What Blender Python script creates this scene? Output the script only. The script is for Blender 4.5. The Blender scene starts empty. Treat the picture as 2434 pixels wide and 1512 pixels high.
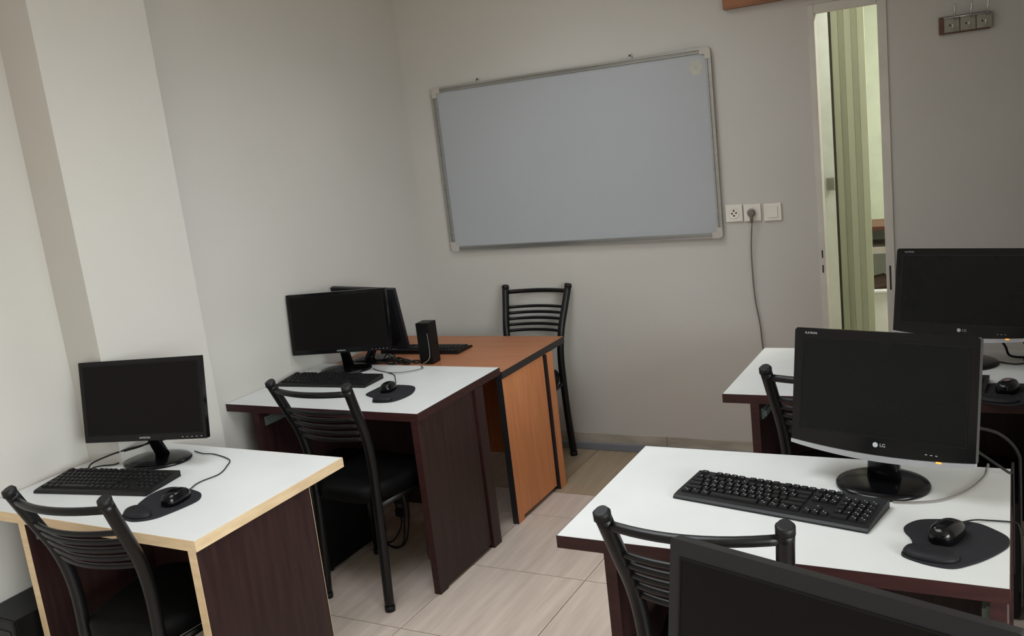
import bpy, bmesh, math, random
from mathutils import Vector, Matrix
random.seed(7)
PI = math.pi
D = bpy.data
sc = bpy.context.scene
COL = sc.collection

# ------------------------------------------------------------------ camera
F_PX = 2180.7
YAW, PITCH, ROLL = -0.51326773, 0.19568528, 0.11743813
CAM_H = 1.74
def cam_axes():
    cy, sy, cp, sp = math.cos(YAW), math.sin(YAW), math.cos(PITCH), math.sin(PITCH)
    f = Vector((sy*cp, cy*cp, -sp)); r = Vector((cy, -sy, 0)); d = f.cross(r)
    cr, sr = math.cos(ROLL), math.sin(ROLL)
    return cr*r + sr*d, -sr*r + cr*d, f
_r, _d, _f = cam_axes()
cam_data = D.cameras.new('camera')
cam_data.sensor_fit = 'HORIZONTAL'; cam_data.sensor_width = 36.0
cam_data.lens = F_PX/2434*36.0
cam_data.clip_start = 0.02; cam_data.clip_end = 100
cam = D.objects.new('camera', cam_data); COL.objects.link(cam)
M = Matrix.Identity(4)
for i, v in enumerate((_r, -_d, -_f)):
    for j in range(3): M[j][i] = v[j]
M.translation = Vector((0, 0, CAM_H))
cam.matrix_world = M
sc.camera = cam

# ------------------------------------------------------------------ world, light, exposure
SKY = 37.0
w = D.worlds.new('sky'); sc.world = w; w.use_nodes = True
nt = w.node_tree; bg = nt.nodes['Background']       # overcast sky: zenith three times the horizon, dim ground below
tcw = nt.nodes.new('ShaderNodeTexCoord'); sep = nt.nodes.new('ShaderNodeSeparateXYZ'); ramp = nt.nodes.new('ShaderNodeValToRGB')
mapr = nt.nodes.new('ShaderNodeMapRange'); mapr.inputs[1].default_value = -1.0; mapr.inputs[2].default_value = 1.0
nt.links.new(tcw.outputs['Generated'], sep.inputs[0]); nt.links.new(sep.outputs['Z'], mapr.inputs[0]); nt.links.new(mapr.outputs[0], ramp.inputs[0])
ce = ramp.color_ramp.elements
ce[0].position = 0.0; ce[0].color = (0.20, 0.19, 0.17, 1); ce[1].position = 1.0; ce[1].color = (0.90, 0.95, 1.0, 1)
e_ = ce.new(0.495); e_.color = (0.20, 0.19, 0.17, 1); e_ = ce.new(0.505); e_.color = (0.40, 0.415, 0.42, 1)
nt.links.new(ramp.outputs[0], bg.inputs['Color']); bg.inputs['Strength'].default_value = SKY
RX = 0.10                                   # side face of the unseen corner added to shade the back wall's right end
RW, YC = 3.0, 2.62                           # window wall, front face of that corner
WIN_Y0, WIN_Y1, WIN_Z0, WIN_Z1 = -3.0, 0.6, 0.90, 2.50
la = D.lights.new('window_portal', 'AREA'); la.shape = 'RECTANGLE'
la.size = WIN_Z1 - WIN_Z0; la.size_y = WIN_Y1 - WIN_Y0
la.cycles.is_portal = True
lo = D.objects.new('window_portal', la); COL.objects.link(lo)
lo.location = (RW + 0.13, (WIN_Y0+WIN_Y1)/2, (WIN_Z0+WIN_Z1)/2); lo.rotation_euler = (0, PI/2, 0)
ADDED_LAMPS = [(-1.35, 1.7, 1.2, 13.0), (-1.75, 3.3, 0.6, 5.0)]      # added unseen panels brightening desks, floor and back wall: x, y, size, watts
for lx, ly, lw, le in ADDED_LAMPS:
    lb_ = D.lights.new('added_ceiling_panel', 'AREA'); lb_.shape = 'SQUARE'; lb_.size = lw; lb_.energy = le
    lb_.color = (0.93, 0.97, 1.0); lb_.spread = math.radians(130)
    lp_ = D.objects.new('added_ceiling_panel', lb_); COL.objects.link(lp_); lp_.location = (lx, ly, 2.745)
vs = sc.view_settings
vs.view_transform = 'Standard'; vs.look = 'None'; vs.exposure = 0.20; vs.gamma = 1.0; vs.use_curve_mapping = False
sc.cycles.use_denoising = True
sc.cycles.max_bounces = 8; sc.cycles.diffuse_bounces = 5
sc.cycles.sample_clamp_indirect = 6.0
sc.cycles.caustics_reflective = False; sc.cycles.caustics_refractive = False

# ------------------------------------------------------------------ materials
def lin(c):
    return tuple((v/255/12.92 if v/255 <= 0.04045 else ((v/255+0.055)/1.055)**2.4) for v in c) + (1,)
MATS = {}
def mat(name, rgb, rough=0.5, metal=0.0, spec=0.5, rgb2=None, scale=(8, 8, 8), detail=4, bump=0.0, bump_scale=None, coat=0.0, emit=None, contrast=(0.35, 0.65)):
    if name in MATS: return MATS[name]
    m = D.materials.new(name); m.use_nodes = True; nt = m.node_tree; N = nt.nodes; L = nt.links
    b = N['Principled BSDF']
    b.inputs['Base Color'].default_value = lin(rgb); b.inputs['Roughness'].default_value = rough
    b.inputs['Metallic'].default_value = metal; b.inputs['Specular IOR Level'].default_value = spec
    if coat: b.inputs['Coat Weight'].default_value = coat; b.inputs['Coat Roughness'].default_value = 0.08
    tc = N.new('ShaderNodeTexCoord')
    if rgb2 is None: rgb2 = tuple(max(0, v*0.955) for v in rgb)
    mp = N.new('ShaderNodeMapping'); mp.inputs['Scale'].default_value = scale
    L.new(tc.outputs['Object'], mp.inputs['Vector'])
    nz = N.new('ShaderNodeTexNoise'); nz.inputs['Scale'].default_value = 1.0; nz.inputs['Detail'].default_value = detail
    L.new(mp.outputs['Vector'], nz.inputs['Vector'])
    cr = N.new('ShaderNodeValToRGB')
    cr.color_ramp.elements[0].position = contrast[0]; cr.color_ramp.elements[0].color = lin(rgb2)
    cr.color_ramp.elements[1].position = contrast[1]; cr.color_ramp.elements[1].color = lin(rgb)
    L.new(nz.outputs['Fac'], cr.inputs['Fac']); L.new(cr.outputs['Color'], b.inputs['Base Color'])
    if bump:
        n2 = N.new('ShaderNodeTexNoise'); n2.inputs['Scale'].default_value = bump_scale or 120.0; n2.inputs['Detail'].default_value = 3
        L.new(tc.outputs['Object'], n2.inputs['Vector'])
        bp = N.new('ShaderNodeBump'); bp.inputs['Strength'].default_value = bump; bp.inputs['Distance'].default_value = 0.002
        L.new(n2.outputs['Fac'], bp.inputs['Height']); L.new(bp.outputs['Normal'], b.inputs['Normal'])
    if emit:
        b.inputs['Emission Color'].default_value = lin(emit[0]); b.inputs['Emission Strength'].default_value = emit[1]
    MATS[name] = m; return m
WALL = mat('cream_wall_paint', (194, 190, 185), 0.75, spec=0.25, rgb2=(190, 186, 180), scale=(1.3, 1.3, 1.3), bump=0.12, bump_scale=90)
PASSAGE = mat('pale_green_passage_paint', (202, 208, 188), 0.7, spec=0.2)
PILLAR = mat('white_wall_paint', (194, 190, 185), 0.75, spec=0.25, rgb2=(190, 186, 180), scale=(1.3, 1.3, 1.3), bump=0.10, bump_scale=90)
CEIL = mat('ceiling_paint', (232, 230, 222), 0.85, spec=0.2)
TILE = mat('travertine_tile', (206, 191, 179), 0.42, spec=0.4, rgb2=(184, 169, 158), scale=(26, 2.2, 26), detail=5, contrast=(0.32, 0.66))
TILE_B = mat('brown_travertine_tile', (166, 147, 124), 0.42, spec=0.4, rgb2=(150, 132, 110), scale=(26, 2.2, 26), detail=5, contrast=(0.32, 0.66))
GROUT = mat('floor_grout', (122, 110, 98), 0.9)
SKIRT = mat('marble_skirting', (184, 176, 164), 0.35, rgb2=(158, 150, 140), scale=(5, 30, 30), detail=6)
DUCT = mat('grey_duct_plastic', (126, 128, 138), 0.5)
WHITE_LAM = mat('white_laminate', (211, 212, 211), 0.38, spec=0.4, rgb2=(207, 208, 207), scale=(6, 6, 6))
WENGE = mat('dark_wenge_laminate', (52, 33, 32), 0.42, spec=0.3, rgb2=(40, 24, 24), scale=(60, 60, 4), detail=5)
WENGE_EDGE = mat('dark_wenge_edge', (60, 33, 32), 0.45, spec=0.3, rgb2=(46, 25, 25), scale=(8, 60, 60))
MAPLE = mat('maple_edge_band', (226, 200, 164), 0.5, rgb2=(212, 184, 146), scale=(10, 10, 60))
ORANGE = mat('orange_wood_laminate', (218, 144, 96), 0.45, spec=0.35, rgb2=(204, 131, 85), scale=(45, 45, 3), detail=5)
ORANGE_TOP = mat('orange_wood_top', (172, 112, 76), 0.42, spec=0.4, rgb2=(160, 102, 68), scale=(3, 45, 45), detail=5)
BLK_EDGE = mat('black_edge_band', (34, 32, 34), 0.4)
BLK = mat('black_plastic', (13, 13, 14), 0.42, spec=0.25, rgb2=(11, 11, 12))
BLK_GLOSS = mat('black_gloss_plastic', (9, 9, 11), 0.16, spec=0.3, rgb2=(8, 8, 10))
BEZEL = mat('satin_black_plastic', (30, 30, 34), 0.38, spec=0.35)
SCREEN = mat('dark_screen', (15, 16, 17), 0.25, spec=0.18, rgb2=(14, 15, 16))
SCREEN_S = mat('dark_matte_screen', (15, 12, 12), 0.40, spec=0.14, rgb2=(14, 11, 11))
METAL_BLK = mat('black_painted_steel', (12, 11, 12), 0.36, spec=0.35, bump=0.05, bump_scale=300)
CAP = mat('black_rubber_cap', (22, 21, 22), 0.5, spec=0.3)
SEAT = mat('black_vinyl', (9, 8, 8), 0.6, spec=0.12, bump=0.25, bump_scale=220)
KEY = mat('black_key', (20, 19, 20), 0.5, spec=0.3)
KB = mat('keyboard_plastic', (20, 19, 20), 0.45, spec=0.3)
PRINT = mat('white_print', (178, 181, 186), 0.6)
PAD = mat('mousepad_fabric', (36, 35, 39), 0.8, spec=0.2, bump=0.3, bump_scale=600)
GEL = mat('gel_rest_fabric', (25, 24, 28), 0.6, spec=0.25)
CABLE = mat('dark_cable', (22, 21, 21), 0.5, spec=0.25)
CABLE_G = mat('grey_cable', (108, 101, 94), 0.5)
ALU = mat('brushed_aluminium', (182, 181, 178), 0.30, metal=0.85, rgb2=(170, 169, 166), scale=(4, 60, 60))
SILVER = mat('silver_plastic', (176, 177, 182), 0.3, metal=0.5)
BOARD = mat('whiteboard_enamel', (168, 171, 175), 0.3, spec=0.3, rgb2=(165, 168, 172), scale=(1.5, 1.5, 1.5))
CORNER = mat('grey_corner_plastic', (184, 178, 170), 0.5)
SOCK = mat('white_socket_plastic', (226, 220, 212), 0.4)
DARKHOLE = mat('dark_recess', (40, 36, 32), 0.7)
FRAME_PAINT = mat('grey_cream_door_paint', (206, 200, 192), 0.6)
GREEN = mat('pale_green_pvc', (188, 195, 170), 0.45, rgb2=(184, 191, 165), scale=(40, 40, 2))
LEAF = mat('white_door_paint', (230, 234, 228), 0.35)
CHROME = mat('chrome', (210, 210, 208), 0.15, metal=1.0)
BROWN = mat('brown_wood', (146, 92, 52), 0.45, rgb2=(120, 72, 38), scale=(4, 40, 40), detail=5)
BROWN_D = mat('dark_brown_wood', (96, 62, 44), 0.5, rgb2=(80, 50, 34), scale=(4, 40, 40))
STICK = mat('pale_yellow_sticker', (180, 179, 166), 0.5)
LED = mat('amber_led', (255, 150, 70), 0.4, emit=((255, 130, 40), 1.6))
RAIL = mat('zinc_drawer_rail', (128, 140, 134), 0.45, metal=0.4)
SHOE = mat('brown_shoe_leather', (78, 56, 46), 0.5)
PLATE = mat('dull_grey_metal', (150, 146, 134), 0.5, metal=0.2)
CURT = mat('pane', (220, 228, 232), 0.1)

def glass_mat():
    m = D.materials.new('window_glass'); m.use_nodes = True; nt = m.node_tree; N = nt.nodes; L = nt.links
    N.remove(N['Principled BSDF'])
    t = N.new('ShaderNodeBsdfTransparent'); t.inputs['Color'].default_value = (0.96, 0.98, 0.97, 1)
    g = N.new('ShaderNodeBsdfGlossy'); g.inputs['Roughness'].default_value = 0.03
    mx = N.new('ShaderNodeMixShader'); mx.inputs['Fac'].default_value = 0.06
    L.new(t.outputs[0], mx.inputs[1]); L.new(g.outputs[0], mx.inputs[2]); L.new(mx.outputs[0], N['Material Output'].inputs['Surface'])
    return m
GLASS = glass_mat()

# ------------------------------------------------------------------ mesh helpers
class MB:
    def __init__(s): s.v = []; s.f = []; s.smooth = []
    def _add(s, vs, fs, smooth=False):
        o = len(s.v); s.v += [tuple(p) for p in vs]; s.f += [tuple(i+o for i in f) for f in fs]; s.smooth += [smooth]*len(fs); return s
    def box(s, x0, x1, y0, y1, z0, z1, b=0.0):
        if b <= 0:
            vs = [(x, y, z) for z in (z0, z1) for y in (y0, y1) for x in (x0, x1)]
            return s._add(vs, [(0,2,3,1),(4,5,7,6),(0,1,5,4),(2,6,7,3),(0,4,6,2),(1,3,7,5)])
        bm = bmesh.new(); bmesh.ops.create_cube(bm, size=1)
        for p in bm.verts: p.co = Vector(((x0+x1)/2+p.co.x*(x1-x0), (y0+y1)/2+p.co.y*(y1-y0), (z0+z1)/2+p.co.z*(z1-z0)))
        bmesh.ops.bevel(bm, geom=bm.edges[:], offset=b, segments=2, affect='EDGES', profile=0.6)
        bm.verts.index_update()
        s._add([p.co[:] for p in bm.verts], [[q.index for q in f.verts] for f in bm.faces]); bm.free(); return s
    def prism(s, poly, h0, h1, axis='z', smooth=False):
        n = len(poly)
        def P(a, b, c):
            return {'z': (a, b, c), 'x': (c, a, b), 'y': (a, c, b)}[axis]
        vs = [P(a, b, h0) for a, b in poly] + [P(a, b, h1) for a, b in poly]
        s._add(vs, [tuple(range(n))[::-1], tuple(range(n, 2*n))])
        o = len(s.v) - 2*n
        s.f += [(o+i, o+(i+1) % n, o+n+(i+1) % n, o+n+i) for i in range(n)]; s.smooth += [smooth]*n
        return s
    def loft(s, rings, smooth=True, close0=True, close1=True):
        n = len(rings[0]); vs = [p for r in rings for p in r]; fs = []
        for k in range(len(rings)-1):
            fs += [(k*n+i, k*n+(i+1) % n, (k+1)*n+(i+1) % n, (k+1)*n+i) for i in range(n)]
        s._add(vs, fs, smooth)
        o = len(s.v) - len(vs)
        if close0: s.f.append(tuple(o+i for i in range(n))[::-1]); s.smooth.append(False)
        if close1: s.f.append(tuple(o+(len(rings)-1)*n+i for i in range(n))); s.smooth.append(False)
        return s
    def tube(s, pts, r, n=10, sub=0):
        pts = [Vector(p) for p in pts]
        if sub: pts = spline(pts, sub)
        rr = r if isinstance(r, (list, tuple)) else [r]*len(pts)
        rings = []; t0 = (pts[1]-pts[0]).normalized()
        up = Vector((0, 0, 1)) if abs(t0.z) < 0.9 else Vector((1, 0, 0))
        u = t0.cross(up).normalized()
        for i, p in enumerate(pts):
            a = pts[max(i-1, 0)]; b = pts[min(i+1, len(pts)-1)]; t = (b-a).normalized()
            u = (u - t*u.dot(t)).normalized(); v = t.cross(u)
            rings.append([p + (u*math.cos(2*PI*k/n) + v*math.sin(2*PI*k/n))*rr[i] for k in range(n)])
        return s.loft(rings)
    def ell(s, cx, cy, rx, ry, zs, n=40):
        # stacked ellipses: zs = [(scale, z), ...]
        return s.loft([[(cx+rx*k*math.cos(2*PI*i/n), cy+ry*k*math.sin(2*PI*i/n), z) for i in range(n)] for k, z in zs])
    def build(s, name, m, parent=None, auto=True):
        me = D.meshes.new(name); me.from_pydata(s.v, [], s.f); me.update()
        bm = bmesh.new(); bm.from_mesh(me); bmesh.ops.recalc_face_normals(bm, faces=bm.faces[:]); bm.to_mesh(me); bm.free()
        for p, sm in zip(me.polygons, s.smooth): p.use_smooth = sm
        me.materials.append(m)
        o = D.objects.new(name, me); COL.objects.link(o)
        if parent: o.parent = parent
        return o
def spline(P, sub=6):
    out = []
    for i in range(len(P)-1):
        p0 = P[max(i-1, 0)]; p1 = P[i]; p2 = P[i+1]; p3 = P[min(i+2, len(P)-1)]
        for k in range(sub):
            t = k/sub
            out.append(0.5*((2*p1)+(p2-p0)*t+(2*p0-5*p1+4*p2-p3)*t*t+(3*p1-p0-3*p2+p3)*t**3))
    out.append(P[-1]); return out
def spline2(P, sub=5):
    Q = [Vector((a, b, 0)) for a, b in P]; n = len(Q); out = []
    for i in range(n):
        p0, p1, p2, p3 = Q[i-1], Q[i], Q[(i+1) % n], Q[(i+2) % n]
        for k in range(sub):
            t = k/sub; r = 0.5*((2*p1)+(p2-p0)*t+(2*p0-5*p1+4*p2-p3)*t*t+(3*p1-p0-3*p2+p3)*t**3)
            out.append((r.x, r.y))
    return out
def tag(o, label, cat, group=None, kind=None):
    if label: o['label'] = label
    if cat: o['category'] = cat
    if group: o['group'] = group
    if kind: o['kind'] = kind
    return o
def struct(o): o['kind'] = 'structure'; return o
def empty(name, loc, rz=0.0):
    e = D.objects.new(name, None); COL.objects.link(e); e.empty_display_size = 0.1
    e.location = loc; e.rotation_euler = (0, 0, rz); return e
def copy_tree(o, parent=None):
    c = o.copy(); COL.objects.link(c); c.parent = parent
    for ch in list(o.children): copy_tree(ch, c)
    return c
def text(name, body, size, m, parent, mtx, depth=0.0002, align='CENTER'):
    cu = D.curves.new(name, 'FONT'); cu.body = body; cu.size = size; cu.extrude = depth
    cu.align_x = align; cu.align_y = 'CENTER'; cu.resolution_u = 3
    t = D.objects.new(name+'_tmp', cu); COL.objects.link(t)
    bpy.context.view_layer.update()
    me = D.meshes.new_from_object(t.evaluated_get(bpy.context.evaluated_depsgraph_get()))
    D.objects.remove(t); D.curves.remove(cu)
    me.name = name; me.materials.clear(); me.materials.append(m)
    me.transform(mtx)
    o = D.objects.new(name, me); COL.objects.link(o); o.parent = parent; return o

# ------------------------------------------------------------------ the room
XL, YB, YF, ZC = -2.995, 4.392, -3.6, 2.80
TY = [2.983+0.522*k for k in range(-13, 2)]      # joints across; last regular joint 3.505
floor = struct(MB().box(XL-0.2, RW+0.2, YF-0.2, YB+0.05, -0.12, -0.004).build('floor', GROUT))
tile_cache = {}
def tile(x0, x1, y0, y1, m):
    g = 0.0016
    key = (round(x1-x0, 3), round(y1-y0, 3), m.name)
    if key not in tile_cache:
        o = MB().box(0, x1-x0-2*g, 0, y1-y0-2*g, -0.004, 0.0, 0).build('tile', m, floor); tile_cache[key] = o
    else:
        o = tile_cache[key].copy(); COL.objects.link(o)
    o.location = (x0+g, y0+g, 0)
xs = [XL] + [-2.015+0.522*k for k in range(-1, 5)] + [RX, 0.60, 1.117, 1.639, 2.161, 2.683, RW]
ys = [YF] + [y for y in TY if y > YF+0.02] + [3.77]
for i in range(len(xs)-1):
    for j in range(len(ys)-1):
        if xs[i] < RX-.01: tile(xs[i], xs[i+1], ys[j], ys[j+1], TILE)
        elif ys[j] < YC: tile(xs[i], xs[i+1], ys[j], min(YC, ys[j+1]), TILE)
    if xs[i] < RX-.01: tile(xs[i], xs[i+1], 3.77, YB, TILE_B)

DX0, DX1, DZ = -0.778, -0.510, 2.118            # door opening in the back wall
wb = MB()
wb.box(XL-0.2, DX0, YB, YB+0.05, 0, ZC); wb.box(DX1, RX, YB, YB+0.05, 0, ZC); wb.box(DX0, DX1, YB, YB+0.05, DZ, ZC)
struct(wb.build('wall_back', WALL))
wl = struct(MB().box(XL-0.2, XL, YF-0.2, YB, 0, ZC).build('wall_left', WALL))
pil = struct(MB().box(XL, -2.812, 2.04, 2.519, 0, ZC).build('trim_1', PILLAR))
struct(MB().box(RX, RW+0.16, YC, YB+0.05, 0, ZC).build('added_shade_corner', WALL))  # unseen block, added to keep light off the wall beside the door
wr = MB(); t = 0.16
wr.box(RW, RW+t, YF-0.2, WIN_Y0, 0, ZC); wr.box(RW, RW+t, WIN_Y1, YC, 0, ZC)
wr.box(RW, RW+t, WIN_Y0, WIN_Y1, 0, WIN_Z0); wr.box(RW, RW+t, WIN_Y0, WIN_Y1, WIN_Z1, ZC)
struct(wr.build('wall_right', WALL))
struct(MB().box(XL, RW, YF-0.15, YF, 0, ZC).build('wall_front', WALL))
struct(MB().box(XL-0.2, RW+0.2, YF-0.2, YB+0.05, ZC, ZC+0.1).build('ceiling', CEIL))
# window in the right wall
win = struct(empty('window_1', (RW+0.05, (WIN_Y0+WIN_Y1)/2, WIN_Z0)))
hw = (WIN_Y1-WIN_Y0)/2; hh = WIN_Z1-WIN_Z0
fr = MB(); fr.box(0, .05, -hw, hw, 0, .05); fr.box(0, .05, -hw, hw, hh-.05, hh)
for yy in (-hw, -.025, hw-.05): fr.box(0, .05, yy, yy+.05, .05, hh-.05)
fr.build('window_frame', LEAF, win)
for yy in (-hw+.05, .025):
    MB().box(.02, .026, yy, yy+hw-.075, .05, hh-.05).build('pane', GLASS, win)
for (lx, ly, lw, le), lbl in zip(ADDED_LAMPS, ('added large square white ceiling light panel, unseen above the aisle', 'added small square white ceiling light panel, unseen near the whiteboard wall')):
    cl = empty('added_ceiling_light', (lx, ly, ZC)); q = lw/2
    cf = MB()
    for a_ in ((-q-.02, q+.02, -q-.02, -q), (-q-.02, q+.02, q, q+.02), (-q-.02, -q, -q, q), (q, q+.02, -q, q)): cf.box(a_[0], a_[1], a_[2], a_[3], -.05, -.0005)
    cf.build('frame', mat('white_lamp_frame', (230, 230, 228), 0.4), cl)
    MB().box(-q, q, -q, q, -.045, -.035).build('diffuser', mat('lit_diffuser', (240, 244, 248), 0.5, emit=((240, 248, 255), 2.5)), cl)
    tag(cl, lbl, 'ceiling light', 'added ceiling light panels')
# skirting on the back wall: separate marble pieces
for nm, a, b in (('baseboard_back', XL, DX0-0.03), ('baseboard_right', DX1+0.04, RX)):
    root = struct(empty(nm, (0, YB, 0)))
    jx = [a] + [x for x in [-1.623+0.522*k for k in range(-3, 5)] if a+.03 < x < b-.03] + [b]
    for i in range(len(jx)-1):
        MB().box(jx[i]+.001, jx[i+1]-.001, -0.012, -0.0005, 0.0005, 0.09, 0.001).build('skirting_tile', SKIRT, root)
root = struct(empty('baseboard_left', (XL, 0, 0)))
for k in range(5):
    y0, y1 = 2.519+k*0.39, min(2.519+(k+1)*0.39, YB-0.013)
    if y1 > y0: MB().box(0.0005, 0.012, y0+.001, y1-.001, 0.0005, 0.09, 0.001).build('skirting_tile', SKIRT, root)
tag(MB().box(-2.97, -0.83, YB-0.030, YB-0.0125, 0.0005, 0.038, 0.003).build('cable_duct', DUCT),
    'grey plastic cable duct running along the floor below the whiteboard wall', 'cable duct')

# ------------------------------------------------------------------ door opening and the lit passage behind it
d1 = struct(empty('door_1', ((DX0+DX1)/2, YB, 0)))
cx = (DX0+DX1)/2; a, b = DX0-cx, DX1-cx
MB().box(a-0.024, a+0.004, -0.008, 0.053, 0, DZ+0.03, 0.003).build('jamb', FRAME_PAINT, d1)
jr = MB().box(b-0.004, b+0.034, -0.008, 0.053, 0, DZ+0.03, 0.003).build('jamb', FRAME_PAINT, d1)
MB().box(a+0.004, b-0.004, -0.008, 0.053, DZ-0.008, DZ+0.03, 0.003).build('head_jamb', FRAME_PAINT, d1)
for z in (1.035, 0.965): MB().box(a-0.012, a-0.006, -0.0095, -0.008, z-0.018, z+0.018).build('strike_hole', DARKHOLE, d1)
MB().box(b+0.010, b+0.017, -0.0095, -0.008, 0.86, 0.97).build('strike_plate', DARKHOLE, d1)
# passage shell
PY = 6.6
struct(MB().box(-2.2, 0.9, YB+0.05, PY+0.1, -0.12, -0.004).build('floor_passage', TILE))
ps = MB(); ps.box(-2.2, 0.9, PY, PY+0.1, 0, ZC); ps.box(-2.3, -2.2, YB+0.05, PY, 0, ZC); ps.box(0.9, 1.0, YB+0.05, PY, 0, ZC)
struct(ps.build('wall_passage', PASSAGE))
struct(MB().box(-2.2, 0.9, YB+0.05, PY, ZC, ZC+0.1).build('ceiling_passage', CEIL))
# folding door leaf made of narrow pale green slats
acc = struct(empty('door_2', (-0.70, 4.80, 0)))
gx0, gx1, n = -0.771, -0.622, 5
for k in range(n):
    x0 = gx0 + (gx1-gx0)*k/n; x1 = gx0 + (gx1-gx0)*(k+1)/n
    s = 1 if k % 2 == 0 else -1
    poly = [(x0+.70, -.007*s), (x1+.70-.001, .007*s), (x1+.70-.001, .007*s+.010), (x0+.70, -.007*s+.010)]
    MB().prism(poly, 0.0, 2.22).build('slat', GREEN, acc)
MB().box(gx0+.70-.010, gx0+.70-.0005, -.018, .016, 0.0, 2.16).build('gap_strip', mat('dark_gap_shade', (58, 62, 48), 0.6), acc)  # dark strip standing in for the shaded gap beside the slats
# white door leaf standing open further back
leaf = struct(MB().box(-1.75, -0.868, 5.40, 5.44, 0.0, 2.30, 0.002).build('door_3', LEAF))
kn = MB().tube([(-0.90, 5.40, 1.27), (-0.90, 5.375, 1.27)], 0.010, 10)
kn.box(-0.925, -0.872, 5.352, 5.376, 1.235, 1.305, 0.008); kn.build('door_handle', CHROME, leaf)
# shoe rack
rk = empty('shoe_rack', (-0.62, 5.75, 0))
MB().box(-.30, .30, -.16, .16, 0.0, 0.60, 0.004).build('body', LEAF, rk)
MB().box(-.30, .30, -.17, .16, 0.6005, 0.615, 0.003).build('shelf', LEAF, rk)
MB().box(-.30, -.28, -.16, .16, 0.615, 0.965).build('side_panel', LEAF, rk); MB().box(.28, .30, -.16, .16, 0.615, 0.965).build('side_panel', LEAF, rk)
MB().box(-.28, .28, .145, .16, 0.615, 0.965).build('back_panel', LEAF, rk)
MB().box(-.28, .28, -.16, .145, 0.83, 0.868).build('shelf', CORNER, rk)
MB().box(-.31, .31, -.17, .165, 0.965, 0.99, 0.003).build('top_board', BROWN_D, rk)
tag(rk, 'white shoe rack with brown top standing in the passage beyond the door', 'shoe rack')
sh = MB()
rings = []
for tt, hgt, wd in ((0, .05, .028), (.05, .075, .034), (.10, .085, .034), (.15, .055, .038), (.21, .045, .042), (.25, .03, .03)):
    rings.append([(-.115+tt, math.cos(a)*wd, max(0, math.sin(a))*hgt) for a in [k*PI/6-0.0001 for k in range(7)]])
sh.loft(rings)
so = sh.build('shoe', SHOE); so.location = (-0.665, 5.68, 0.6155); so.rotation_euler = (0, 0, 0.3)
tag(so, 'dark brown shoe on the white rack beyond the door', 'shoe')
# unseen ceiling lamp, added to brighten the passage
lm = empty('added_ceiling_lamp', (-0.2, 5.3, ZC))
MB().ell(0, 0, .16, .16, [(1, 0), (1, -.03), (.9, -.06)]).build('lamp_base', CHROME, lm)
MB().ell(0, 0, .14, .14, [(1, -.0605), (.95, -.09), (.7, -.115), (.2, -.125)]).build('lamp_shade', mat('lit_opal_glass', (250, 250, 238), 0.4, emit=((255, 252, 232), 5.0)), lm)
tag(lm, 'added round opal ceiling lamp, unseen in the passage beyond the door', 'lamp')
pl = D.lights.new('added_passage_light', 'AREA'); pl.shape = 'DISK'; pl.size = 0.28; pl.energy = 40; pl.color = (1.0, 0.99, 0.90)
po = D.objects.new('added_passage_light', pl); COL.objects.link(po); po.location = (-0.2, 5.3, ZC-0.14)

# ------------------------------------------------------------------ whiteboard
wbx0, wbx1, wbz0, wbz1 = -2.800, -1.242, 1.136, 2.036
W = empty('whiteboard', ((wbx0+wbx1)/2, YB-0.001, wbz0)); bw = (wbx1-wbx0)/2; bh = wbz1-wbz0
MB().box(-bw+.02, bw-.02, -.014, -.004, .02, bh-.02).build('board_panel', BOARD, W)
fw = 0.026
def rail_profile(): return [(-.024, 0), (-.024, fw*.35), (-.018, fw*.45), (-.018, fw*.6), (-.022, fw*.7), (-.022, fw*.9), (-.015, fw), (-.003, fw), (-.003, 0)]
pr = rail_profile()
MB().prism([(y, z) for y, z in pr], -bw+.05, bw-.05, 'x').build('frame_rail', ALU, W)
MB().prism([(y, bh-z) for y, z in pr], -bw+.05, bw-.05, 'x').build('frame_rail', ALU, W)
MB().prism([(-bw+z, y) for y, z in pr], .05, bh-.05, 'z').build('frame_rail', ALU, W)
MB().prism([(bw-z, y) for y, z in pr], .05, bh-.05, 'z').build('frame_rail', ALU, W)
def cornercap(sx, top):
    R0 = .018
    # outer rounded corner then the inner L
    pts = [(0.0, .052)] + [(R0-R0*math.cos(a), R0-R0*math.sin(a)) for a in [k*PI/2/5 for k in range(6)]] + [(.052, 0.0), (.052, .029), (.029, .029), (.029, .052)]
    P = [(-bw+x if sx < 0 else bw-x, (bh-z) if top else z) for x, z in pts]
    MB().prism(P, -.026, -.002, 'y').build('corner_cap', CORNER, W)
for sx in (-1, 1):
    for tp in (0, 1): cornercap(sx, tp)
for hx in (-2.508, -1.642):
    x = hx-(wbx0+wbx1)/2
    hg = MB().box(x-.008, x+.008, -.012, -.001, bh-.002, bh+.022, .002).build('hanger', CORNER, W)
    MB().box(x-.004, x+.004, -.0135, -.012, bh+.010, bh+.019).build('screw', DARKHOLE, hg)
stk = MB()
for k in range(6):
    a = k*PI/3; stk.prism([(bw-.075+.020*math.cos(a)+.013*math.cos(q*PI/5), bh-.085+.024*math.sin(a)+.015*math.sin(q*PI/5)) for q in range(10)], -.0146-.0001*k, -.0141, 'y')
stk.build('sticker', STICK, W)
tag(W, 'large grey-white magnetic whiteboard with aluminium frame hanging on the back wall', 'whiteboard')

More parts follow.
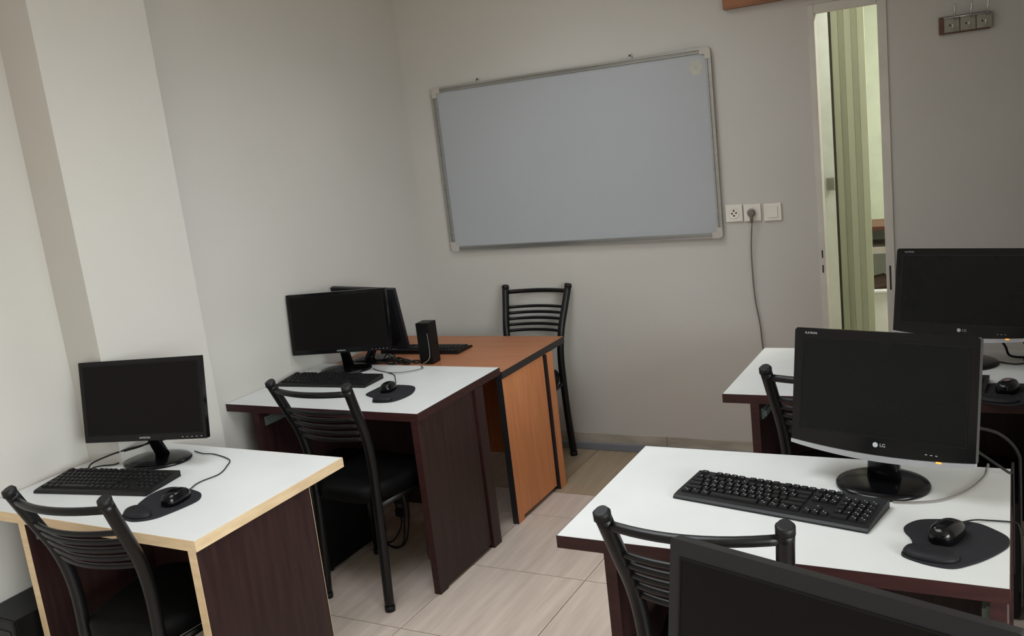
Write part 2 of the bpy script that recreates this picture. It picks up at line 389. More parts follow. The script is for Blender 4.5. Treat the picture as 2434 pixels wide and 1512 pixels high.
# ------------------------------------------------------------------ sockets, switch, cord, hooks, wall frame
def plate(name, xc, zc):
    e = empty(name, (xc, YB-0.0008, zc))
    MB().box(-.041, .041, -.010, 0, -.041, .041, .003).build('plate', SOCK, e); return e
s1 = plate('wall_socket', -1.186, 1.250)
MB().loft([[(.024*math.cos(2*PI*k/24)*f, y, .024*math.sin(2*PI*k/24)*f) for k in range(24)] for f, y in ((1.1, -.010), (1.1, -.0125), (.95, -.0125), (.9, -.0105))]).build('socket_ring', SOCK, s1)
for dx, dz in ((0, .012), (.011, .001), (-.009, -.001), (0, -.012)):
    MB().loft([[(dx+.0045*math.cos(2*PI*k/12), y, dz+.0045*math.sin(2*PI*k/12)) for k in range(12)] for y in (-.0112, -.0102)]).build('hole', DARKHOLE, s1)
tag(s1, 'white wall socket with empty holes next to the whiteboard corner', 'socket')
s2 = plate('wall_socket', -1.098, 1.248)
MB().loft([[(.024*math.cos(2*PI*k/24)*f, y, .024*math.sin(2*PI*k/24)*f) for k in range(24)] for f, y in ((1.1, -.010), (1.1, -.0125), (.95, -.0125), (.9, -.0105))]).build('socket_ring', SOCK, s2)
tag(s2, 'white wall socket with a grey plug in it, middle of the three plates', 'socket')
s3 = plate('light_switch', -1.003, 1.245)
MB().box(-.024, .024, -.0145, -.0102, -.026, .026, .002).build('rocker', SOCK, s3)
tag(s3, 'white square light switch, nearest of the three plates to the door', 'light switch')
pg = empty('power_plug', (-1.098, YB-0.0115, 1.248))
MB().loft([[(.017*f*math.cos(2*PI*k/20), y, .017*f*math.sin(2*PI*k/20)) for k in range(20)] for f, y in ((.9, 0), (1.05, -.006), (1.05, -.022), (.8, -.03))]).build('plug_body', CABLE_G, pg)
MB().tube([(0, -.02, -.012), (0, -.021, -.03), (0, -.018, -.045)], [.009, .007, .005]).build('strain_relief', CABLE_G, pg)
MB().tube([(0, -.018, -.045), (-.014, -.008, -.19), (-.012, -.006, -.40), (.005, -.006, -.545), (.011, -.006, -.656), (.03, -.006, -.90), (.06, -.02, -1.10)], .0032, 8, 5).build('cord', CABLE_G, pg)
tag(pg, 'grey power plug with cord hanging down the wall behind the desk', 'plug')
hk = empty('coat_hook_rack', (-0.17, YB-0.0008, 1.94))
MB().box(-.105, .085, -.018, 0, 0, .070, .004).build('board', BROWN_D, hk)
for k, x in enumerate((-.055, .005, .065)):
    pt = MB().box(x-.0285, x+.0285, -.021, -.0182, .006, .064, .002).build('hook_plate', PLATE, hk)
    MB().tube([(x+.010, -.021, .056), (x+.010, -.045, .060), (x+.014, -.062, .078), (x+.017, -.066, .112)], .0038, 8, 4).build('hook', CHROME, pt)
    MB().tube([(x+.004, -.021, .022), (x+.004, -.040, .014), (x+.006, -.052, .024), (x+.006, -.054, .036)], .0035, 8, 4).build('hook', CHROME, pt)
    MB().box(x-.010, x-.004, -.0222, -.021, .030, .037).build('screw', DARKHOLE, pt)
MB().tube([(-.085, -.024, .064), (.09, -.024, .064)], .0035, 8).build('crossbar', CHROME, hk)
tag(hk, 'small brown wooden coat rack with three metal hooks right of the door', 'coat rack')
wf = empty('wall_frame', (-0.79, YB-0.0008, 2.186)); q = .375; H = .46; d = .040; rw = .040
for nm, poly in (('rail', [(-q, 0), (q, 0), (q-rw, rw), (-q+rw, rw)]), ('rail', [(-q, H), (q, H), (q-rw, H-rw), (-q+rw, H-rw)]),
                 ('rail', [(-q, 0), (-q+rw, rw), (-q+rw, H-rw), (-q, H)]), ('rail', [(q, 0), (q-rw, rw), (q-rw, H-rw), (q, H)])):
    bm_ = MB().prism(poly, -d, 0, 'y').build('frame_rail', BROWN, wf)
MB().box(-q+rw, q-rw, -.012, -.004, rw, H-rw).build('backing', BLK, wf)
tag(wf, 'brown wooden wall frame with black inside above the whiteboard corner', 'frame')

# ------------------------------------------------------------------ desks
def make_desk(name, loc, ht=.75, top=WHITE_LAM, edge=WENGE_EDGE, panel=WENGE, pedge=WENGE_EDGE, inset=.15, rz=0, rails=True, protr=.006, rear=True):
    e = empty(name, loc, rz); W2, Dp, T = .5, .652, .033; bt = .0015
    tp = MB().box(-W2+bt, W2-bt, bt, Dp-bt, ht-T, ht).build('tabletop', top, e)
    zt = ht-.0004
    MB().box(-W2, W2, 0, bt, ht-T, zt).build('edge_band', edge, tp); MB().box(-W2, W2, Dp-bt, Dp, ht-T, zt).build('edge_band', edge, tp)
    MB().box(-W2, -W2+bt, bt, Dp-bt, ht-T, zt).build('edge_band', edge, tp); MB().box(W2-bt, W2, bt, Dp-bt, ht-T, zt).build('edge_band', edge, tp)
    zu = ht-T-.0005
    ye = .412 if rear else .478
    prof = [(.0025, 0), (.055, 0), (.060, .022), (ye, .022), (ye, zu), (.0025, zu)]
    for x0, x1, sgn in ((-W2+inset, -W2+inset+.030, -1), (W2-.036, W2-.006, 1)):
        p = MB().prism(prof, x0, x1, 'x').build('side_panel', panel, e)
        MB().box(x0, x1, .0005, .0024, 0, zu).build('edge_band', pedge, p)
        px0, px1 = (x0-protr, x1) if sgn < 0 else (x0, x1+protr+.003)
        if rear:
            rp = MB().box(px0, px1, .425, .487, 0, zu).build('rear_post', panel, e)
            MB().box(px0, px1, .4232, .4249, 0, zu).build('edge_band', pedge, rp)
        else:
            MB().box(x0, x1, .4782, .480, .022, zu).build('edge_band', pedge, p)
        if rails:
            xr = x1+.0005 if sgn < 0 else x0-.0085
            r = MB(); r.box(xr, xr+.008, .03, .40, ht-.098, ht-.060); r.box(xr+.002 if sgn < 0 else xr-.008, xr+.016 if sgn < 0 else xr+.006, .035, .40, ht-.090, ht-.068)
            r.build('drawer_rail', RAIL, e)
    MB().box(-W2+inset+.0305, W2-.0365, .440, .456, .165, zu).build('modesty_panel', panel, e)
    return e
desk1 = make_desk('computer_desk', (-2.487, 1.610, 0), edge=MAPLE, pedge=MAPLE, inset=.20, rear=False)
tag(desk1, 'white-topped desk with pale maple edges at the front left', 'desk', 'computer desks')
desk2 = make_desk('computer_desk', (-2.494, 2.722, 0), inset=.15)
tag(desk2, 'white-topped dark brown desk against the left wall beside the orange desk', 'desk', 'computer desks')
deskO = make_desk('teacher_desk', (-2.493, 3.388, 0), ht=.725, top=ORANGE_TOP, edge=BLK_EDGE, panel=ORANGE, pedge=BLK_EDGE, inset=.12, rails=False, protr=.012)
tag(deskO, 'orange wood desk with black edges below the whiteboard', 'desk')
deskR = make_desk('computer_desk', (-.514, 1.892, 0), inset=.125)
tag(deskR, 'white-topped dark brown desk in the right foreground with monitor and keyboard', 'desk', 'computer desks')
deskB = make_desk('computer_desk', (-.425, 3.098, 0), inset=.098)
tag(deskB, 'white-topped dark brown desk at the back right near the door', 'desk', 'computer desks')
deskC = make_desk('computer_desk', (-.40, .640, 0), inset=.125)
tag(deskC, 'white-topped desk carrying the nearest monitor at the lower right', 'desk', 'computer desks')

# ------------------------------------------------------------------ chairs
def make_chair():
    e = empty('metal_chair', (0, 0, 0)); HT = .93
    for s in (-1, 1):
        pts = [(s*.160, 0, .012), (s*.156, .016, .25), (s*.156, .026, .48), (s*.159, .024, .60), (s*.167, .004, .71), (s*.178, -.036, .81), (s*.190, -.080, HT-.012)]
        P = [Vector(p) for p in pts]
        bp = MB().tube(spline(P, 4), .0190, 14).build('back_post', METAL_BLK, e)
        MB().tube([(s*.1905, -.0815, HT-.016), (s*.191, -.083, HT+.002), (s*.1915, -.0845, HT+.006)], [.0200, .0200, .015], 14).build('end_cap', CAP, bp)
        MB().tube([(s*.160, 0, 0.0), (s*.1598, .0012, .022)], .0205, 14).build('foot_cap', CAP, bp)
        fl = MB().tube([(s*.218, .388, .012), (s*.196, .350, .425)], .0125, 12).build('leg', METAL_BLK, e)
        MB().tube([(s*.2185, .3885, 0), (s*.217, .387, .022)], .0145, 12).build('foot_cap', CAP, fl)
        MB().tube([(s*.156, .024, .418), (s*.190, .357, .418)], .0105, 10).build('seat_rail', METAL_BLK, e)
    MB().tube([(-.192, .353, .418), (.192, .353, .418)], .0105, 10).build('seat_rail', METAL_BLK, e)
    def bar(z, yy, hwid, r, name):
        n = 12; pts = []
        for k in range(n+1):
            t = -1+2*k/n; pts.append((t*hwid, yy-.042*(1-t*t), z))
        MB().tube(pts, r, 10).build(name, METAL_BLK, e)
    def at(z):
        t = (z-.71)/(.918-.71); return .004-.084*t, .167+.023*t
    y, wd = at(.898); bar(.898, y, wd, .0115, 'top_rail')
    for z in (.818, .788, .758, .728, .698):
        y, wd = at(z); bar(z, y, wd, .0080, 'slat')
    st = []
    for zz, k in ((.4295, .95), (.434, .99), (.470, 1.0), (.486, .97), (.493, .85)):
        ring = []
        for q_ in range(40):
            a = 2*PI*q_/40; c_, s_ = math.cos(a), math.sin(a)
            sx = math.copysign(abs(c_)**.5, c_); sy = math.copysign(abs(s_)**.5, s_)
            yy = .198+.205*k*sy; ww = .182+.030*sy
            ring.append((ww*k*sx, yy, zz))
        st.append(ring)
    MB().loft(st).build('seat', SEAT, e)
    return e
chair = make_chair()
chairs = [((-2.294, 1.522, 0), math.radians(2.7), 'black metal slat-back chair at the maple-edged desk on the left'),
          ((-2.292, 2.567, 0), math.radians(-2.6), 'black metal slat-back chair at the dark left desk next to the orange desk'),
          ((-.595, 1.768, 0), math.radians(3.0), 'black metal slat-back chair in the right foreground behind the nearest monitor'),
          ((-.507, 2.902, 0), math.radians(1.5), 'black metal chair at the back right desk, mostly hidden by a monitor'),
          ((-2.280, 4.268, 0), PI, 'black metal chair standing under the whiteboard behind the orange desk')]
for i, (loc, rz, lb) in enumerate(chairs):
    c = chair if i == 0 else copy_tree(chair)
    c.location = loc; c.rotation_euler = (0, 0, rz); tag(c, lb, 'chair', 'black metal chairs')

# ------------------------------------------------------------------ monitors
def rrect(x0, x1, z0, z1, r, n=4):
    P = []
    for cx_, cz_, a0 in ((x1-r, z1-r, 0), (x0+r, z1-r, PI/2), (x0+r, z0+r, PI), (x1-r, z0+r, 1.5*PI)):
        for k in range(n+1):
            a = a0+PI/2*k/n; P.append((cx_+r*math.cos(a), cz_+r*math.sin(a)))
    return P
def make_monitor(base, yaw, pc, zb, tilt, w, hgt, style, label, faces=1, roll=0.0):
    """base: (x,y,z) of the foot centre; pc: bottom-centre of the front face in world xy; zb its height"""
    e = empty('monitor', base, yaw)
    R = Matrix.Rotation(-yaw, 4, 'Z')
    off = R @ Vector((pc[0]-base[0], pc[1]-base[1], 0)); off.z = zb-base[2]
    T = Matrix.Translation(off) @ Matrix.Rotation(-tilt, 4, 'X') @ Matrix.Rotation(roll, 4, 'Y')
    def put(o): o.data.transform(T); return o
    hx = w/2
    if style == 'lg':
        bz = (.024, .024, .034, .026)   # left, right, bottom, top
        n = 16
        low = [(-hx+w*k/n, -.014*(1-(2*k/n-1)**2)) for k in range(n+1)]
        body = MB().prism(low + [(hx, hgt-.006), (hx-.006, hgt), (-hx+.006, hgt), (-hx, hgt-.006)], 0.0, .022, 'y')
        bd = put(body.build('bezel', BLK_GLOSS, e))
        lip = MB().prism([(x, z-.0004) for x, z in low] + [(x, z-.010-.006*(1-(2*i/n-1)**2)) for i, (x, z) in list(enumerate(low))[::-1]], -.004, .012, 'y')
        put(lip.build('silver_lip', SILVER, e))
    else:
        bz = (.017, .017, .024, .017) if style != 'plain' else (.020, .017, .020, .027)
        body = MB().prism(rrect(-hx, hx, 0, hgt, .004), 0.0, .020, 'y')
        bd = put(body.build('bezel', BLK_GLOSS if style == 'samsung' else BEZEL, e))
    put(MB().prism(rrect(-hx*.86, hx*.86, hgt*.10, hgt*.92, .03), .0205 if style != 'lg' else .0225, .045, 'y').build('back_shell', BLK, e))
    x0, x1, z0, z1 = -hx+bz[0], hx-bz[1], bz[2], hgt-bz[3]
    put(MB().box(x0, x1, -.0009, -.0001, z0, z1).build('screen', SCREEN if style == 'lg' else SCREEN_S, e))
    ln = MB(); g = .0011
    for bx in ((x0-.003, x1+.003, z0-.003, z0), (x0-.003, x1+.003, z1, z1+.003), (x0-.003, x0, z0, z1), (x1, x1+.003, z0, z1)):
        ln.box(bx[0], bx[1], -.0016, -.0001, bx[2], bx[3])
    put(ln.build('screen_surround', BLK, e))
    tm = lambda x, z: T @ Matrix.Translation((x, -.0012, z)) @ Matrix.Rotation(PI/2, 4, 'X')
    if style == 'lg':
        text('logo', 'LG', .012, PRINT, e, tm(.012, bz[2]*.36))
        MB_ = MB().loft([[(.0065*math.cos(2*PI*k/20), y, .0065*math.sin(2*PI*k/20)) for k in range(20)] for y in (-.0004, .0002)])
        lc = MB_.build('logo', PRINT, e); lc.data.transform(tm(-.006, bz[2]*.36) @ Matrix.Rotation(-PI/2, 4, 'X'))
        text('label_print', 'FLATRON', .0075, PRINT, e, tm(-hx+.045, hgt-.013))
        put(MB().box(hx*.62, hx*.62+.012, -.0055, -.0042, -.012, -.008).build('power_led', LED, e))
        for k in range(3): put(MB().box(hx*.50+.012*k, hx*.50+.012*k+.005, -.0012, -.0002, .004, .0055).build('button', PRINT, e))
    elif style == 'samsung':
        text('logo', 'SAMSUNG', .0095, PRINT, e, tm(0, bz[2]*.45))
        for k in range(5): put(MB().box(hx-.095+.018*k, hx-.090+.018*k, -.0012, -.0002, .008, .0095).build('button', PRINT, e))
    # stand
    nb = off + Vector((0, .030, 0))
    rx, ry = (.125, .095) if style == 'samsung' else (.116, .105)
    MB().ell(0, 0, rx, ry, [(1, .0005), (1, .006), (.97, .010), (.80, .014), (.3, .018)]).build('stand_base', BLK_GLOSS, e)
    nw = .021 if style != 'lg' else .036
    top_ = T @ (Vector((0, .030, .06)) if style == 'lg' else Vector((0, .024, .03))); bot = Vector((0, .012 if style == 'lg' else .035, .010))
    rings = []
    for t_ in (0, .25, .5, .75, 1):
        c = bot.lerp(top_, t_); k = nw*(1.15-.25*t_)
        rings.append([(c.x+dx*k, c.y+dy*.014, c.z) for dx, dy in ((-1, -.6), (-.8, -1), (.8, -1), (1, -.6), (1, .6), (.8, 1), (-.8, 1), (-1, .6))])
    MB().loft(rings).build('stand_neck', BLK_GLOSS, e)
    tag(e, label, 'monitor'); return e
ZD = .7503
m1 = make_monitor((-2.690, 2.095, ZD), math.radians(15.7), (-2.649, 2.027), .853, math.radians(9.5), .480, .284, 'samsung', 'black widescreen monitor on the maple-edged desk, front left')
m2 = make_monitor((-2.768, 3.275, ZD), math.radians(15.7), (-2.738, 3.224), .848, math.radians(5.0), .492, .285, 'samsung', 'black widescreen monitor on the dark left desk in front of the orange desk')
mR = make_monitor((-.305, 2.372, ZD), math.radians(-13.9), (-.309, 2.334), .860, math.radians(11.2), .459, .298, 'lg', 'glossy black monitor with silver lower lip in the right foreground')
mB_ = make_monitor((-.168, 3.555, ZD), math.radians(-14.1), (-.173, 3.500), .873, math.radians(13.3), .470, .302, 'lg', 'glossy black monitor on the back right desk, cut by the picture edge')
mC = make_monitor((-.218, 1.090, ZD), math.radians(-16.9), (-.232, 1.045), .855, math.radians(10.0), .462, .300, 'plain', 'nearest black monitor cut off by the lower right picture edge')
mO = make_monitor((-2.815, 3.542, .7253), PI+math.radians(2), (-2.803, 3.590), .790, math.radians(15), .368, .325, 'plain', 'black monitor seen from behind on the orange desk', roll=math.radians(-3.5))

# ------------------------------------------------------------------ keyboards
KEYM = {}
def key_mesh(wu, du, u):
    k = (wu, du, u)
    if k not in KEYM:
        a = MB(); g = .0014*u/.019; W_, D_ = wu*u-2*g, du*u-2*g; t_ = .0022
        a.loft([[(0, 0, 0), (W_, 0, 0), (W_, D_, 0), (0, D_, 0)], [(t_, t_*.6, .0062), (W_-t_, t_*.6, .0062), (W_-t_, D_-t_, .0062), (t_, D_-t_, .0062)]], smooth=False)
        o = a.build('key', KEY); me = o.data; D.objects.remove(o); KEYM[k] = (me, g)
    return KEYM[k]
def layout():
    R = []
    R.append([(0, 1)]+[(2+k, 1) for k in range(4)]+[(6.5+k, 1) for k in range(4)]+[(11+k, 1) for k in range(4)]+[(15.25+k, 1) for k in range(3)])
    R.append([(k, 1) for k in range(13)]+[(13, 2)]+[(15.25+k, 1) for k in range(3)]+[(18.5+k, 1) for k in range(4)])
    R.append([(0, 1.5)]+[(1.5+k, 1) for k in range(12)]+[(13.5, 1.5)]+[(15.25+k, 1) for k in range(3)]+[(18.5+k, 1) for k in range(4)])
    R.append([(0, 1.75)]+[(1.75+k, 1) for k in range(11)]+[(12.75, 2.25)]+[(18.5+k, 1) for k in range(4)])
    R.append([(0, 2.25)]+[(2.25+k, 1) for k in range(10)]+[(12.25, 2.75)]+[(16.25, 1)]+[(18.5+k, 1) for k in range(4)])
    R.append([(0, 1.25), (1.25, 1.25), (2.5, 1.25), (3.75, 6.25), (10, 1.25), (11.25, 1.25), (12.5, 1.25), (13.75, 1.25)]+[(15.25+k, 1) for k in range(3)]+[(18.5, 2), (20.5, 1), (21.5, 1)])
    return R
def make_keyboard(loc, rz, w, d, label, joined=False, cable=None, legends=.5):
    e = empty('keyboard', loc, rz); hx = w/2
    u = (w-.022)/22.5; rowd = (d-.030)/6.25
    prof = [(0, .001), (.004, 0), (d, 0), (d, .020), (d-.006, .023), (.026, .013), (.006, .010), (0, .005)]
    b = MB().prism(prof, -hx, hx, 'x').build('case', KB, e)
    sl = math.atan2(.010, d-.032)
    Rx = Matrix.Rotation(sl, 4, 'X')
    joined_mb = MB(); leg = MB(); rnd = random.Random(3)
    for r, row in enumerate(layout()):
        y = d-.008-rowd-(r*rowd+(.25*rowd if r > 0 else 0))
        z = .0132+(y-.026)*math.tan(sl)
        for x, wu in row:
            X = -hx+.011+x*u
            me, g = key_mesh(round(wu, 2), round(rowd/u, 3), round(u, 5))
            if joined:
                mtx = Matrix.Translation((X+g, y+g, z)) @ Rx
                vs_ = [mtx @ v.co for v in me.vertices]; joined_mb._add(vs_, [tuple(p.vertices) for p in me.polygons])
            else:
                o = D.objects.new('key', me); COL.objects.link(o); o.parent = e
                o.location = (X+g, y+g, z); o.rotation_euler = (sl, 0, 0)
            if legends and wu < 1.3 and rnd.random() < .92:
                mtx = Matrix.Translation((X+g, y+g, z)) @ Rx
                for fx, fy in ((.26, .62), (.60, .30)):
                    if rnd.random() > .8: continue
                    ax, ay, s_ = fx*u, fy*rowd, u*.085*legends*2
                    q4 = [(ax, ay), (ax+s_*1.5, ay), (ax+s_*1.5, ay+s_*1.7), (ax, ay+s_*1.7)]
                    leg._add([mtx @ Vector((p[0], p[1], .00635)) for p in q4], [(0, 1, 2, 3)])
    if joined: joined_mb.build('keys', KEY, e)['kind'] = 'stuff'
    if leg.v: leg.build('key_legends', PRINT, e)['kind'] = 'stuff'
    if cable:
        iv = Matrix.Rotation(-rz, 4, 'Z') @ Matrix.Translation(-Vector(loc))
        MB().tube([iv @ Vector(p) for p in cable], .0024, 8, 6).build('cable', CABLE, e)
    tag(e, label, 'keyboard'); return e
make_keyboard((-2.668, 1.788, ZD), math.radians(9.4), .468, .172, 'black keyboard on the maple-edged desk, front left', legends=.28,
              cable=[(-2.835, 1.925, .765), (-2.868, 1.962, .762), (-2.865, 2.000, .756), (-2.832, 2.028, .7535), (-2.842, 2.10, .7535), (-2.830, 2.22, .7535)])
make_keyboard((-2.705, 3.000, ZD), math.radians(3.0), .485, .150, 'black keyboard on the dark left desk next to the orange desk', legends=.22)
make_keyboard((-.553, 2.125, ZD), math.radians(-11.2), .508, .160, 'black keyboard with white legends in the right foreground', legends=.48)
make_keyboard((-.320, 3.190, ZD), math.radians(-4), .460, .160, 'black keyboard on the back right desk, mostly hidden by the foreground monitor', joined=True, legends=.2)
make_keyboard((-2.625, 3.812, .7253), PI+math.radians(2), .455, .150, 'black keyboard on the orange desk behind the small speaker', joined=True, legends=0)

# ------------------------------------------------------------------ mouse pads and mice
def make_pad(outline, rest, label, z=.7503):
    cx_ = sum(p[0] for p in outline)/len(outline); cy_ = sum(p[1] for p in outline)/len(outline)
    e = empty('mouse_pad', (cx_, cy_, z)); P = [(a-cx_, b-cy_) for a, b in spline2(outline, 4)]
    MB().loft([[(x*k, y*k, zz) for x, y in P] for k, zz in ((1, 0), (1, .003), (.985, .004))], smooth=False).build('pad', PAD, e)
    Q = spline2(rest, 5); rx_ = sum(p[0] for p in Q)/len(Q); ry_ = sum(p[1] for p in Q)/len(Q)
    MB().loft([[(rx_+(x-rx_)*k-cx_, ry_+(y-ry_)*k-cy_, zz) for x, y in Q] for k, zz in ((1, .0042), (1, .008), (.94, .013), (.8, .0165), (.5, .018))]).build('wrist_rest', GEL, e)
    tag(e, label, 'mouse pad', 'mouse pads'); return e
padR = [(-0.2249, 2.1261), (-0.2136, 2.1544), (-0.1917, 2.1763), (-0.1493, 2.1879), (-0.1107, 2.1869), (-0.0727, 2.1833), (-0.0388, 2.1568), (-0.0151, 2.1291), (-0.0097, 2.1024), (-0.0166, 2.0688), (-0.0507, 2.0114), (-0.0842, 1.9725), (-0.1144, 1.9496), (-0.1531, 1.9518), (-0.19, 1.9657), (-0.2134, 1.9816), (-0.2177, 1.9985), (-0.2102, 2.028), (-0.2018, 2.0395), (-0.2019, 2.0583), (-0.2091, 2.0805), (-0.2207, 2.1021)]
padR = [(x-.006, y) for x, y in padR]
restR = [(-0.2146, 1.9948), (-0.2061, 2.0244), (-0.1766, 2.0274), (-0.1216, 2.0236), (-0.1026, 1.9976), (-0.1101, 1.9698), (-0.1448, 1.9605), (-0.1904, 1.97)]
restR = [(x-.006, y) for x, y in restR]
pad1 = [(-2.3733, 1.6807), (-2.4000, 1.7200), (-2.3900, 1.7500), (-2.4050, 1.7712), (-2.4287, 1.837), (-2.4227, 1.8865), (-2.4013, 1.9074), (-2.3507, 1.91), (-2.273, 1.8947), (-2.2373, 1.8712), (-2.2166, 1.8301), (-2.2294, 1.7466), (-2.2506, 1.6922), (-2.3001, 1.663), (-2.3564, 1.6705)]
rest1 = [(-2.372, 1.687), (-2.392, 1.718), (-2.378, 1.744), (-2.335, 1.744), (-2.285, 1.720), (-2.268, 1.695), (-2.300, 1.672), (-2.350, 1.676)]
pad2 = [(-2.3885, 2.9232), (-2.3924, 2.9868), (-2.3868, 3.0485), (-2.3299, 3.0636), (-2.2552, 3.0614), (-2.2115, 3.0332), (-2.1765, 2.9555), (-2.179, 2.8855), (-2.2037, 2.84), (-2.2564, 2.8251), (-2.2886, 2.834), (-2.3121, 2.8786), (-2.3484, 2.8965)]
rest2 = [(-2.302, 2.860), (-2.285, 2.838), (-2.25, 2.832), (-2.212, 2.845), (-2.215, 2.868), (-2.255, 2.880), (-2.29, 2.882)]
make_pad(padR, restR, 'black kidney-shaped mouse pad with wrist rest in the right foreground')
make_pad(pad1, rest1, 'black kidney-shaped mouse pad on the maple-edged desk')
make_pad(pad2, rest2, 'black mouse pad on the dark left desk next to the orange desk')
dx, dy = .115, 1.118
make_pad([(x+dx, y+dy) for x, y in padR], [(x+dx, y+dy) for x, y in restR], 'black mouse pad on the back right desk at the picture edge')
def make_mouse(x, y, rz, label, cable, z=.7546, s=1.0):
    e = empty('computer_mouse', (x, y, z), rz)
    def ring(k, zz, sh=0):
        R_ = []
        for q_ in range(32):
            a = 2*PI*q_/32; c_, s_ = math.cos(a), math.sin(a)
            R_.append((.031*s*k*math.copysign(abs(c_)**.75, c_)*(1-.08*s_), .052*s*k*math.copysign(abs(s_)**.8, s_)+sh, zz*s))
        return R_
    MB().loft([ring(.93, 0), ring(1, .004), ring(1, .012), ring(.95, .022, -.002), ring(.82, .031, -.005), ring(.60, .037, -.008), ring(.3, .0395, -.010)]).build('shell', BLK_GLOSS, e)
    MB().tube([(0, .020*s, .0335*s), (0, .036*s, .0265*s)], .0035, 10).build('scroll_wheel', CAP, e)
    if cable:
        iv = Matrix.Rotation(-rz, 4, 'Z') @ Matrix.Translation(-Vector((x, y, z)))
        MB().tube([iv @ Vector(p) for p in cable], .0019, 8, 6).build('cable', CABLE, e)
    tag(e, label, 'mouse', 'computer mice')
make_mouse(-.137, 2.091, math.radians(-22), 'black mouse on the kidney-shaped pad in the right foreground',
           [(-.118, 2.140, .764), (-.108, 2.164, .762), (-.085, 2.192, .757), (-.0587, 2.202, .754), (-.030, 2.204, .754), (-.012, 2.203, .754), (.0012, 2.198, .750), (.006, 2.195, .70), (.006, 2.195, .55)])
make_mouse(-2.282, 1.815, math.radians(8), 'black mouse on the pad of the maple-edged desk',
           [(-2.289, 1.866, .764), (-2.31, 1.900, .760), (-2.335, 1.94, .754), (-2.337, 1.975, .7535), (-2.326, 2.035, .7535), (-2.361, 2.105, .7535), (-2.402, 2.155, .7535), (-2.507, 2.188, .7535), (-2.56, 2.185, .7535), (-2.62, 2.20, .7535)])
make_mouse(-2.312, 2.985, math.radians(12), 'black mouse on the pad of the dark left desk',
           [(-2.323, 3.034, .763), (-2.335, 3.066, .757), (-2.39, 3.14, .7535), (-2.441, 3.2035, .7535), (-2.50, 3.240, .7535), (-2.58, 3.27, .7535), (-2.63, 3.30, .7535)], s=.92)
make_mouse(-.025, 3.215, math.radians(-15), 'black mouse at the right picture edge on the back right desk', None)

# ------------------------------------------------------------------ teacher-desk speaker and loose cables
spk = empty('desktop_speaker', (-2.452, 3.520, .7253), math.radians(4))
MB().box(-.039, .033, -.036, .036, 0.0, .200, .004).build('cabinet', BLK, spk)
MB().box(-.034, .028, .0365, .040, .012, .190, .003).build('grille', CAP, spk)
MB().tube([(.020, -.0385, .150), (.022, -.0395, .06), (.026, -.066, .030), (.040, -.16, .0295), (.075, -.21, .0300), (.035, -.27, .0320), (-.02, -.295, .0330), (-.07, -.285, .0330)], .0022, 8, 6).build('cable', CABLE_G, spk)
tag(spk, 'narrow upright black speaker standing on the orange desk', 'speaker')
def cable(root, pts, r, m=CABLE, sub=7):
    iv = (Matrix.Translation(root.location) @ Matrix.Rotation(root.rotation_euler.z, 4, 'Z')).inverted()
    return MB().tube([iv @ Vector(p) for p in pts], r, 8, sub).build('cable', m, root)
rnd = random.Random(5)
for k in range(7):                                   # cords lying in loose loops behind the monitor on the orange desk
    x0, y0, sg = -2.76+.022*k, 3.425+.012*(k % 4), (1 if k % 2 else -1)
    cable(mO, [(x0, y0+.09, .7315), (x0+.03, y0+.05, .7320+.010*(k % 3)), (x0+.07, y0+.02*sg+.015, .7315+.022*((k+1) % 3)), (x0+.11, y0+.035, .7315+.010*(k % 2)),
               (x0+.12, y0+.06, .7315), (x0+.09, y0+.075, .7320), (x0+.05, y0+.055, .7315+.014*(k % 2))], .0030)
cable(m1, [(-2.60, 2.115, .84), (-2.80, 2.05, .80), (-2.885, 1.985, .775), (-2.895, 1.962, .758), (-2.885, 1.95, .7545)], .0028)
cable(m1, [(-2.64, 2.14, .86), (-2.74, 2.09, .81), (-2.82, 2.055, .79), (-2.84, 2.06, .765), (-2.82, 2.10, .755), (-2.74, 2.16, .755)], .0030)
cable(mR, [(-.10, 2.40, .91), (-.04, 2.47, .87), (.000, 2.535, .80), (.006, 2.552, .72), (.006, 2.556, .40)], .0040)
cable(mR, [(-.270, 2.262, .7545), (-.215, 2.272, .7545), (-.161, 2.300, .7545), (-.108, 2.372, .7545), (-.076, 2.465, .7545), (-.070, 2.525, .7545), (-.066, 2.552, .745), (-.064, 2.556, .60)], .0024, CABLE_G)
cable(mR, [(-.10, 2.39, .86), (-.04, 2.43, .80), (-.018, 2.47, .768), (-.012, 2.51, .756), (-.010, 2.545, .745), (-.010, 2.556, .45)], .0034)
cable(mB_, [(-.07, 3.55, .88), (-.055, 3.585, .84), (-.035, 3.61, .80), (-.02, 3.63, .760), (.03, 3.62, .7565)], .0042)
cable(mB_, [(-.06, 3.56, .7565), (.0, 3.53, .7565), (.05, 3.57, .7565), (.072, 3.60, .7565)], .0026)
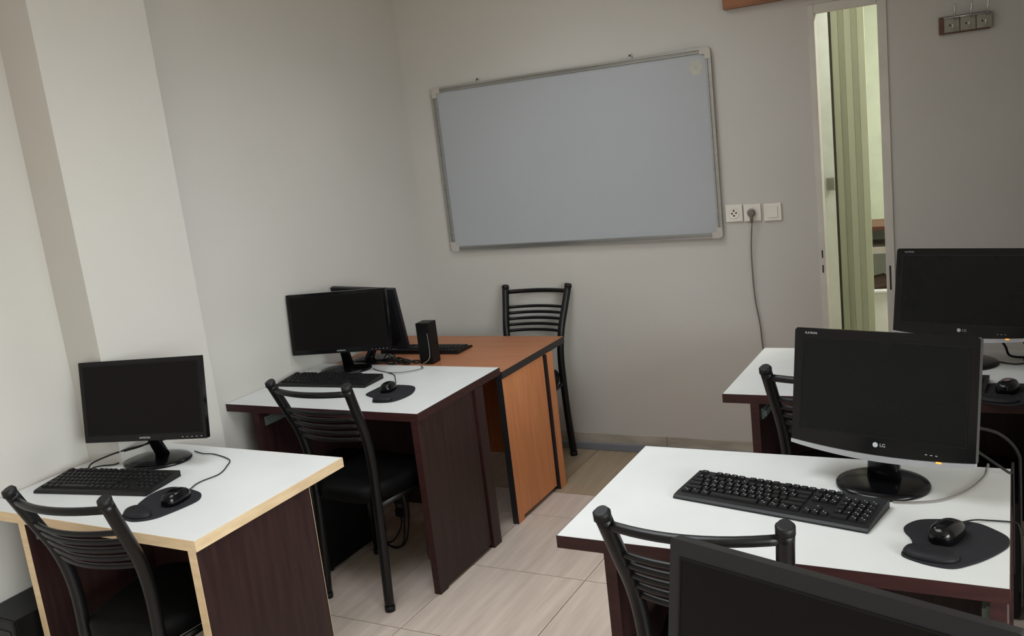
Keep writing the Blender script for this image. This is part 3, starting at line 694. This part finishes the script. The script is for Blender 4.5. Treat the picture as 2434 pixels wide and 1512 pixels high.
cable(mB_, [(.00, 3.58, .87), (.028, 3.60, .80), (.024, 3.57, .7570), (.06, 3.52, .7570)], .0022)

# ------------------------------------------------------------------ computers and cables under the desks
def make_tower(loc, rz, label):
    e = empty('computer_tower', loc, rz)
    MB().box(-.09, .09, .012, .42, .012, .41, .003).build('case', BLK, e)
    MB().box(-.089, .089, 0, .0118, .012, .409, .004).build('front_panel', CAP, e)
    MB().box(-.072, .072, -.002, -.0002, .335, .375, .001).build('drive_bay', BLK_GLOSS, e)
    MB().tube([(0, 0, .29), (0, -.004, .29)], .011, 14).build('power_button', SILVER, e)
    for sx in (-.07, .07):
        for yy in (.04, .38): MB().tube([(sx, yy, 0), (sx, yy, .0125)], .012, 10).build('foot', CAP, e)
    tag(e, label, 'computer', 'computer towers'); return e
make_tower((-2.897, 1.53, 0), 0, 'black computer tower on the floor at the lower left corner')
make_tower((-2.668, 2.736, 0), 0, 'black computer tower under the dark left desk')
make_tower((-.085, 3.115, 0), 0, 'black computer tower under the back right desk')
ps_ = empty('power_strip', (-2.45, 3.135, .10), math.radians(8))
MB().box(-.028, .028, -.018, .018, 0.0, .20, .006).build('strip_body', CABLE_G, ps_)
for k in range(3):
    MB().box(-.020, .020, -.040, -.0185, .020+.06*k, .056+.06*k, .006).build('plug', CAP, ps_)
tag(ps_, 'grey power strip with black plugs fixed under the dark left desk', 'power strip')
for pts in ([(-2.46, 3.09, .28), (-2.50, 3.07, .20), (-2.52, 3.05, .10), (-2.49, 3.035, .02), (-2.42, 3.02, .008), (-2.39, 3.04, .05), (-2.40, 3.08, .20)],
            [(-2.45, 3.09, .18), (-2.40, 3.05, .12), (-2.44, 3.03, .04), (-2.52, 3.05, .006), (-2.56, 3.09, .006)],
            [(-2.40, 3.10, .30), (-2.36, 3.06, .18), (-2.37, 3.03, .05), (-2.43, 3.03, .006), (-2.52, 3.05, .006)]):
    cable(ps_, pts, .0036)
cable(ps_, [(-2.36, 3.14, .33), (-2.31, 3.12, .20), (-2.295, 3.09, .10), (-2.26, 3.02, .006), (-2.20, 2.96, .005)], .0028, CABLE_G)
